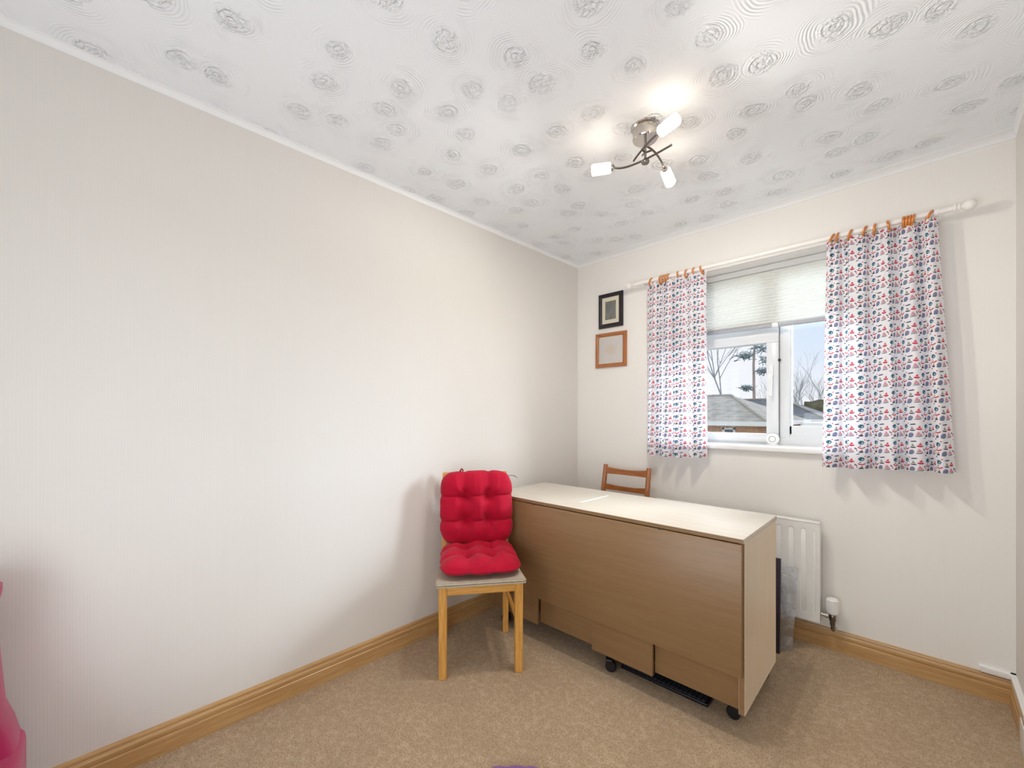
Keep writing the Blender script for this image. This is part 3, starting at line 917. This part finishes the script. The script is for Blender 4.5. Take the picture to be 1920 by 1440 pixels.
# thin pale strip lying across the table top
o = obj('ruler', box(BM(), -.007, .007, -.135, .135, 0, .0012), M['white_gloss'])
o.location = (.665, -.766, .755); o.rotation_euler = (0, 0, 0)
tag(o, 'thin pale strip lying across the table top near the chair back', 'ruler')

# black keyboard-like item beneath the table
t = thing('keyboard', 'thin black keyboard lying on the carpet under the front of the table', 'keyboard', (1.118, -.868, 0), R(1))
bm = BM(); box(bm, -.20, .20, -.06, .07, 0.002, .016, .004); obj('case', bm, M['dark'], t)
bm = BM()
for i in range(20):
    for j in range(5):
        box(bm, -.19 + i * .019, -.19 + i * .019 + .0155, -.052 + j * .022, -.052 + j * .022 + .018, .0155, .021)
k = obj('keys', bm, mat('dark grey keys', lin(44, 46, 54), 0.45), t)

# ------------------------------------------------------------------ radiator
t = thing('radiator', 'white panel radiator on the wall under the window', 'radiator', (1.13, 0, .149))
H, WR = .509, .446
bm = BM()
nx, nz_ = 240, 90
def ry(x, z):
    if abs(x) > WR - .02 or z < .03 or z > H - .03:
        return -.092
    ph = ((x + WR - .0165) / .0555) % 1.0
    k = max(0.0, 1 - abs(ph - .5) / .22)
    k = k * k * (3 - 2 * k)
    ez = min(1.0, max(0.0, (z - .035) / .03)) * min(1.0, max(0.0, (H - .038 - z) / .011))
    return -.092 + .016 * k * ez
vv = [[bm.verts.new((-WR + 2 * WR * i / nx, ry(-WR + 2 * WR * i / nx, H * j / nz_), H * j / nz_)) for i in range(nx + 1)] for j in range(nz_ + 1)]
for j in range(nz_):
    for i in range(nx):
        bm.faces.new((vv[j][i], vv[j][i + 1], vv[j + 1][i + 1], vv[j + 1][i]))
obj('front_panel', bm, M['radiator'], t, angle=60)
bm = BM(); box(bm, -WR, WR, -.0905, -.072, 0.001, H - .001, .002); obj('back_panel', bm, M['radiator'], t)
bm = BM()
box(bm, -WR, WR, -.094, -.045, H - .002, H + .004, .001)
obj('top_grille', bm, M['radiator'], t)
for s in (-1, 1):
    bm = BM(); box(bm, s * (WR - .0025) - .0015, s * (WR - .0025) + .0015, -.09, -.045, 0, H, .001); obj('side_cover', bm, M['radiator'], t)
    bm = BM(); box(bm, s * .3 - .012, s * .3 + .012, -.075, 0, .08, H - .06, .002); obj('bracket', bm, M['radiator'], t)
bm = BM(); tube(bm, [(WR - .002, -.07, .042), (WR + .022, -.07, .042)], .009, 14); tube(bm, [(WR + .018, -.07, .042), (WR + .033, -.07, .042)], .013, 6)
obj('union_nut', bm, M['chrome'], t)
v = thing('radiator_valve', 'white thermostatic valve with chrome body beside the radiator', 'valve', (1.625, -.07, .149))
bm = BM(); lathe(bm, [(0, .0), (.011, .0), (.012, .02), (.015, .025), (.015, .05), (.012, .056), (0, .056)], 16); obj('valve_body', bm, M['nickel'], v)
bm = BM()
sg = 40
prof = [(.016, .056), (.023, .062), (.026, .075), (.0265, .085), (.027, .128), (.022, .134), (0.0, .135)]
rg = [[bm.verts.new(((r - (.0018 if (k % 2 and .07 < z < .13) else 0)) * math.cos(2 * PI * k / sg), (r - (.0018 if (k % 2 and .07 < z < .13) else 0)) * math.sin(2 * PI * k / sg), z)) for k in range(sg)] for r, z in [(max(a, .0001), b) for a, b in prof]]
for A, B in zip(rg, rg[1:]):
    for k in range(sg):
        bm.faces.new((A[k], A[(k + 1) % sg], B[(k + 1) % sg], B[k]))
obj('valve_head', bm, M['white_gloss'], v)
bm = BM(); tube(bm, [(0, 0, .004), (0, 0, -.02), (0, .02, -.034), (0, .069, -.036)], .0075, 12); obj('tail_pipe', bm, M['nickel'], v)
bm = BM(); lathe(bm, [(.0, 0), (.016, 0), (.014, .004), (0, .004)], 20, axis_m((0, .069, -.036), (0, -1, 0))); obj('pipe_collar', bm, M['white_gloss'], v)

# dark board and clear plastic cover standing between table and radiator
o = obj('art_folder', box(BM(), -.20, .018, -.008, .008, 0, .478, .002), mat('dark board', lin(44, 34, 46), 0.5, noise_amt=0.3, nscale=10))
o.location = (1.414, -.250, 0); o.rotation_euler = (R(-3), 0, 0)
tag(o, 'dark flat folder standing on edge behind the table beside the radiator', 'folder')
bm = BM()
sx, sy, hz = .078, .022, .46
n1, n2 = 18, 24
for s in (-1, 1):
    g = [[bm.verts.new((-.16 + (.16 + sx) * i / n1, s * (sy + .006 * math.sin(i * .9 + j * .4) + .004 * math.sin(j * 1.1)) * (1 - .85 * (i / n1) ** 6) , hz * j / n2 * (1 - .06 * i / n1))) for i in range(n1 + 1)] for j in range(n2 + 1)]
    for j in range(n2):
        for i in range(n1):
            bm.faces.new((g[j][i], g[j][i + 1], g[j + 1][i + 1], g[j + 1][i]))
    if s == -1:
        g0 = g
for i in range(n1):
    bm.faces.new((g0[0][i], g0[0][i + 1], g[0][i + 1], g[0][i]))
for j in range(n2):
    bm.faces.new((g0[j][n1], g0[j + 1][n1], g[j + 1][n1], g[j][n1]))
bmesh.ops.remove_doubles(bm, verts=bm.verts, dist=1e-4)
for vtx in bm.verts:      # leans outward at the top
    vtx.co.x += vtx.co.z * .06 if vtx.co.x > 0 else 0
o = obj('plastic_sleeve', bm, M['clear'], None, angle=60)
o.location = (1.395, -.180, 0.001)
tag(o, 'clear crinkled plastic sleeve standing on the carpet in front of the radiator', 'plastic sleeve')

# ------------------------------------------------------------------ cable trunking low in the right-hand corner
def trunk(name, prof_p0, p1, du, label):
    pr = [(0, 0), (.016, 0), (.017, .002), (.017, .023), (.015, .025), (0, .025)]
    bm = BM(); prism(bm, pr, prof_p0, p1, du, (0, 0, 1))
    return obj(name, bm, M['white_gloss'])
o = trunk('trim_4', (2.128, 0, .108), (RW, 0, .108), (0, -1, 0), '')
tag(o, 'short white cable trunking above the skirting in the right corner of the window wall', 'trunking', kind='structure')
o = trunk('trim_5', (RW, 0, .108), (RW, -1.2, .108), (-1, 0, 0), '')
tag(o, 'white cable trunking above the skirting of the right wall', 'trunking', kind='structure')
o = obj('cover_plate', box(BM(), -.002, .002, -.24, .24, 0.0, .104, .001), M['white_gloss'])
o.location = (RW - .018 - .0025, -.555, 0)
tag(o, 'white plastic cover plate over the skirting at the foot of the right wall', 'cover plate')

# ------------------------------------------------------------------ pink upholstered chair cut by the left edge of the picture
t = thing('upholstered_chair', 'bright pink fabric chair cut off by the left edge', 'chair', (.36, -3.16, 0))
def soft_box(bm, x0, x1, y0, y1, z0, z1, bev, wob=0.0, mtx=None):
    box(bm, x0, x1, y0, y1, z0, z1, bev, 5, mtx)
bm = BM(); soft_box(bm, -.27, .30, -.30, .308, .10, .33, .035); obj('base', bm, M['pink'], t)
bm = BM()
box(bm, -.12, .31, -.25, .262, .33, .44, .05, 5)
obj('seat_pad', bm, M['pink'], t)
# back: profile tapers towards the top with a rolled top edge
bm = BM()
secs = [(.10, .300), (.30, .303), (.37, .288), (.42, .272), (.47, .268), (.56, .262), (.64, .258), (.70, .257), (.725, .266), (.745, .266), (.762, .256), (.772, .235)]
rings_ = []
for z, hw in secs:
    d0, d1 = (-.29, -.06 - .05 * (z - .1))
    if z > .76:
        d0, d1 = d0 + .03, d1 - .03
    loop = []
    for i in range(28):
        a = i / 28 * 2 * PI
        c, s_ = math.cos(a), math.sin(a)
        px_ = math.copysign(abs(c) ** .35, c); py_ = math.copysign(abs(s_) ** .35, s_)
        loop.append(bm.verts.new(((d0 + d1) / 2 + (d1 - d0) / 2 * px_, hw * py_, z)))
    rings_.append(loop)
for A, B in zip(rings_, rings_[1:]):
    for k in range(28):
        bm.faces.new((A[k], A[(k + 1) % 28], B[(k + 1) % 28], B[k]))
bm.faces.new(rings_[0][::-1]); bm.faces.new(rings_[-1])
obj('backrest', bm, M['pink'], t, angle=60)
for sx_ in (-.22, .25):
    for sy_ in (-.25, .25):
        bm = BM(); hexa(bm, (sx_ - .012, sx_ + .012, sy_ - .012, sy_ + .012, 0), (sx_ - .02, sx_ + .02, sy_ - .02, sy_ + .02, .11)); soften(bm)
        obj('leg', bm, M['pine'], t)

# purple cloth at the bottom edge
bm = BM()
tufted(bm, .20, .22, .05, Matrix.Translation((0, 0, .013)), 9.0, .3, 30)
o = obj('cloth_bundle', bm, M['purple'])
o.location = (1.961 - .702 * 1.325 + .712 * 0.01, -2.73 + .712 * 1.325 + .702 * .01, 0.0); o.rotation_euler = (0, 0, R(44.6))
tag(o, 'small purple cloth on the carpet at the bottom edge', 'cloth')

# ------------------------------------------------------------------ outside
def tiles(name, c1, c2, row=.25):
    m = bpy.data.materials.new(name); m.use_nodes = True
    N = NT(m.node_tree)
    tc = N.n('ShaderNodeTexCoord')
    s = N.n('ShaderNodeSeparateXYZ', Vector=tc.outputs['Object'])
    w = N.m('FRACT', N.m('DIVIDE', s.outputs[2], row * .35))
    nz = N.n('ShaderNodeTexNoise', Vector=tc.outputs['Object'], Scale=3.0, Detail=5.0)
    c = N.mix(N.mapr(nz.outputs[0], .3, .7), c1, c2)
    c = N.mix(N.mapr(w, 0.0, .25, .45, 0), c, tuple(q * .5 for q in c1[:3]))
    P = N.n('ShaderNodeBsdfPrincipled', Base__Color=c, Roughness=.8)
    N.n('ShaderNodeOutputMaterial', Surface=P.outputs[0])
    return m
def bricks(name, c1, c2, mort):
    m = bpy.data.materials.new(name); m.use_nodes = True
    N = NT(m.node_tree)
    tc = N.n('ShaderNodeTexCoord')
    s = N.n('ShaderNodeSeparateXYZ', Vector=tc.outputs['Object'])
    cb = N.n('ShaderNodeCombineXYZ', X=N.m('ADD', s.outputs[0], s.outputs[1]), Y=s.outputs[2])
    b = N.n('ShaderNodeTexBrick', Vector=cb.outputs[0], Color1=c1, Color2=c2, Mortar=mort, Scale=1.0)
    b.inputs['Brick Width'].default_value = .225; b.inputs['Row Height'].default_value = .075; b.inputs['Mortar Size'].default_value = .006
    P = N.n('ShaderNodeBsdfPrincipled', Base__Color=b.outputs[0], Roughness=.85)
    N.n('ShaderNodeOutputMaterial', Surface=P.outputs[0])
    return m
M['tile_a'] = tiles('weathered concrete roof tiles', lin(150, 146, 138), lin(182, 176, 164))
M['tile_b'] = tiles('slate grey roof tiles', lin(92, 98, 106), lin(124, 128, 134))
M['brick'] = bricks('orange brick', lin(206, 146, 112), lin(224, 172, 136), lin(226, 214, 200))
M['fascia'] = mat('white fascia board', lin(250, 250, 248), .5)
M['out_glass'] = mat('dark window glass', lin(84, 98, 112), .1)
M['grass'] = mat('lawn', lin(86, 98, 58), .9, noise_amt=.2, nscale=2)
M['hedge'] = mat('clipped hedge', lin(104, 102, 78), .9, noise_amt=.35, nscale=3)
M['bark'] = mat('bare grey bark', lin(172, 176, 184), .9, noise_amt=.15)
M['bark_red'] = mat('pine bark', lin(190, 172, 164), .9, noise_amt=.15)
M['needles'] = mat('blue green pine needles', lin(140, 160, 168), .9, noise_amt=.2)
GZ = -2.7
o = obj('lawn', box(BM(), -45, 30, 1.2, 70, GZ - .1, GZ), M['grass']); tag(o, 'green lawn outside the window', 'ground', kind='structure')

def hip_house(name, label, x0, x1, y0, y1, eave, ridge, rx0, rx1, tile):
    t = thing(name, label, 'house', ((x0 + x1) / 2, (y0 + y1) / 2, GZ))
    ox, oy, oz = (x0 + x1) / 2, (y0 + y1) / 2, GZ
    bm = BM(); box(bm, x0 - ox, x1 - ox, y0 - oy, y1 - oy, 0, eave - oz - .04); wl = obj('wall', bm, M['brick'], t)
    bm = BM()
    ov = .35
    ym = (y0 + y1) / 2
    E = [bm.verts.new((x - ox, y - oy, eave - oz)) for x, y in ((x0 - ov, y0 - ov), (x1 + ov, y0 - ov), (x1 + ov, y1 + ov), (x0 - ov, y1 + ov))]
    r0 = bm.verts.new((rx0 - ox, 0, ridge - oz)); r1 = bm.verts.new((rx1 - ox, 0, ridge - oz))
    for f in ((E[0], E[1], r1, r0), (E[1], E[2], r1), (E[2], E[3], r0, r1), (E[3], E[0], r0), (E[3], E[2], E[1], E[0])):
        bm.faces.new(f)
    rf = obj('roof', bm, tile, t, smooth=False)
    bm = BM()
    tube(bm, [(rx0 - ox, 0, ridge - oz), (rx1 - ox, 0, ridge - oz)], .06, 6)
    for ex, ey, rx in ((x1 + ov, y0 - ov, rx1), (x0 - ov, y0 - ov, rx0)):
        tube(bm, [(rx - ox, 0, ridge - oz + .01), (ex - ox, ey - oy, eave - oz + .02)], .05, 6)
    obj('ridge_tile', bm, M['tile_a'], rf)
    bm = BM(); box(bm, x0 - ov - ox, x1 + ov - ox, y0 - ov - .06 - oy, y0 - ov - oy, eave - oz - .13, eave - oz + .01)
    box(bm, x1 + ov - ox, x1 + ov + .05 - ox, y0 - ov - oy, y1 + ov - oy, eave - oz - .13, eave - oz + .01)
    obj('fascia', bm, M['fascia'], t)
    return t, (ox, oy, oz)
t, (ox, oy, oz) = hip_house('bungalow', 'brick bungalow with pale tiled hip roof outside, nearest to the window', -8.2, -1.78, 12.05, 17.9, 1.0, 1.98, -6.0, -3.45, M['tile_a'])
def out_win(t, x0, x1, y, z0, z1, o3):
    bm = BM(); ox, oy, oz = o3
    for b in ((x0, x1, z0, z0 + .06), (x0, x1, z1 - .06, z1), (x0, x0 + .07, z0, z1), (x1 - .07, x1, z0, z1)):
        box(bm, b[0] - ox, b[1] - ox, y - .05 - oy, y + .02 - oy, b[2] - oz, b[3] - oz)
    w = obj('window', bm, M['fascia'], t)
    bm = BM(); box(bm, x0 - ox, x1 - ox, y - .01 - oy, y + .02 - oy, z0 - oz, z1 - oz); obj('pane', bm, M['out_glass'], w)
out_win(t, -2.82, -2.42, 12.05, .02, .80, (ox, oy, oz))
out_win(t, -6.0, -4.6, 12.05, -.4, .8, (ox, oy, oz))
t2, o2 = hip_house('house', 'brick house with grey slate hip roof standing behind the bungalow', -7.5, -1.25, 19.2, 23, 1.02, 2.0, -6, -3.0, M['tile_b'])
# low brick porch on the right
t3 = thing('garage', 'low brick outbuilding with white fascia at the right of the view', 'outbuilding', (-.1, 15.2, GZ))
bm = BM(); box(bm, -.95, 2.1, 0, 2.6, 0, 3.50); obj('wall', bm, M['brick'], t3)
bm = BM(); box(bm, -1.1, 2.2, -.12, 2.7, 3.50, 3.64); obj('fascia', bm, M['fascia'], t3)
bm = BM()
for x in (-.6, .35): box(bm, x, x + .07, -.14, -.04, 0, 3.5)
obj('downpipe', bm, M['fascia'], t3)
# hedge
bm = BM()
bmesh.ops.create_icosphere(bm, subdivisions=5, radius=1)
for v_ in bm.verts:
    p = v_.co.copy()
    k = 1 + .16 * noise.noise(p * 3.1) + .08 * noise.noise(p * 9)
    v_.co = Vector((math.copysign(abs(p.x) ** .6, p.x) * 4.4 * k, p.y * 1.6 * k, max(0, p.z) ** .5 * 4.55 * k))
o = obj('hedge', bm, M['hedge'], angle=180); o.location = (.5, 25.5, GZ); tag(o, 'tall brown green hedge beyond the houses', 'hedge')

def bare_tree(name, loc, h, seed, label, m, spread=.55, depth=5, r0=.16, lean=0.0):
    rnd = random.Random(seed)
    bm = BM()
    def grow(p, d, L, r, lv):
        pts = [p]; q = p.copy(); dd = d.copy()
        for _ in range(3):
            dd = (dd + Vector((rnd.uniform(-.16, .16), rnd.uniform(-.16, .16), rnd.uniform(-.04, .12)))).normalized()
            q = q + dd * L / 3
            pts.append(q.copy())
        tube(bm, pts, [r, r * .85, r * .72, r * .6], 5 if lv < 3 else 3)
        if lv >= depth:
            return
        for _ in range(3 if lv < 2 else rnd.choice((2, 3))):
            a = rnd.uniform(0, 2 * PI)
            nd = (dd + Vector((math.cos(a), math.sin(a), rnd.uniform(-.1, .4))) * rnd.uniform(spread * .6, spread * 1.3)).normalized()
            k = rnd.choice((1, 2, 3))
            grow(pts[k] if lv else pts[3], nd, L * rnd.uniform(.62, .85), r * .58, lv + 1)
    grow(Vector((0, 0, 0)), Vector((lean, 0, 1)).normalized(), h * .34, r0, 0)
    t = thing(name, label, 'tree', loc)
    obj('branches', bm, m, t, smooth=False)
    return t
bare_tree('bare_tree', (-9.6, 31, GZ), 16.0, 5, 'large bare winter tree behind the bungalow roof', M['bark'], .62, 7, .09)
for k, (x, y, h, sd) in enumerate(((-5.4, 33, 7.2, 11), (-5.0, 41, 8.4, 12), (-5.2, 49, 9.4, 13))):
    bare_tree('bare_tree', (x, y, GZ), h, sd, ['bare tree rising just behind the slate roof, nearest of the three in the right pane', 'bare tree in the middle of the three in the right pane', 'farthest bare tree, beside the right curtain'][k], M['bark'], .45, 6, .10)
# tall pine
t = thing('pine_tree', 'tall slender pine with bare trunk and sparse tufts', 'tree', (-5.55, 26.0, GZ))
bm = BM(); tube(bm, [(0, 0, 0), (.05, 0, 4), (.0, 0, 7), (.15, 0, 9.8)], [.11, .09, .07, .04], 8); obj('trunk', bm, M['bark_red'], t)
rnd = random.Random(2)
bm = BM()
for cx_, cz, rr in ((.25, 8.9, .8), (.55, 8.0, .7), (-.55, 7.6, .55), (.9, 7.2, .6), (.55, 6.6, .5), (-.2, 9.6, .6), (-.45, 5.6, .35), (1.0, 8.8, .6), (-.9, 4.8, .35)):
    for _ in range(70):
        p = Vector((cx_, 0, cz)) + Vector((rnd.gauss(0, 1), rnd.gauss(0, 1), rnd.gauss(0, .35))) * rr * .5
        d = Vector((rnd.uniform(-1, 1), rnd.uniform(-1, 1), rnd.uniform(-.2, .6))).normalized() * .22
        tube(bm, [p - d, p + d], [.028, .008], 3)
obj('needles', bm, M['needles'], t, smooth=False)
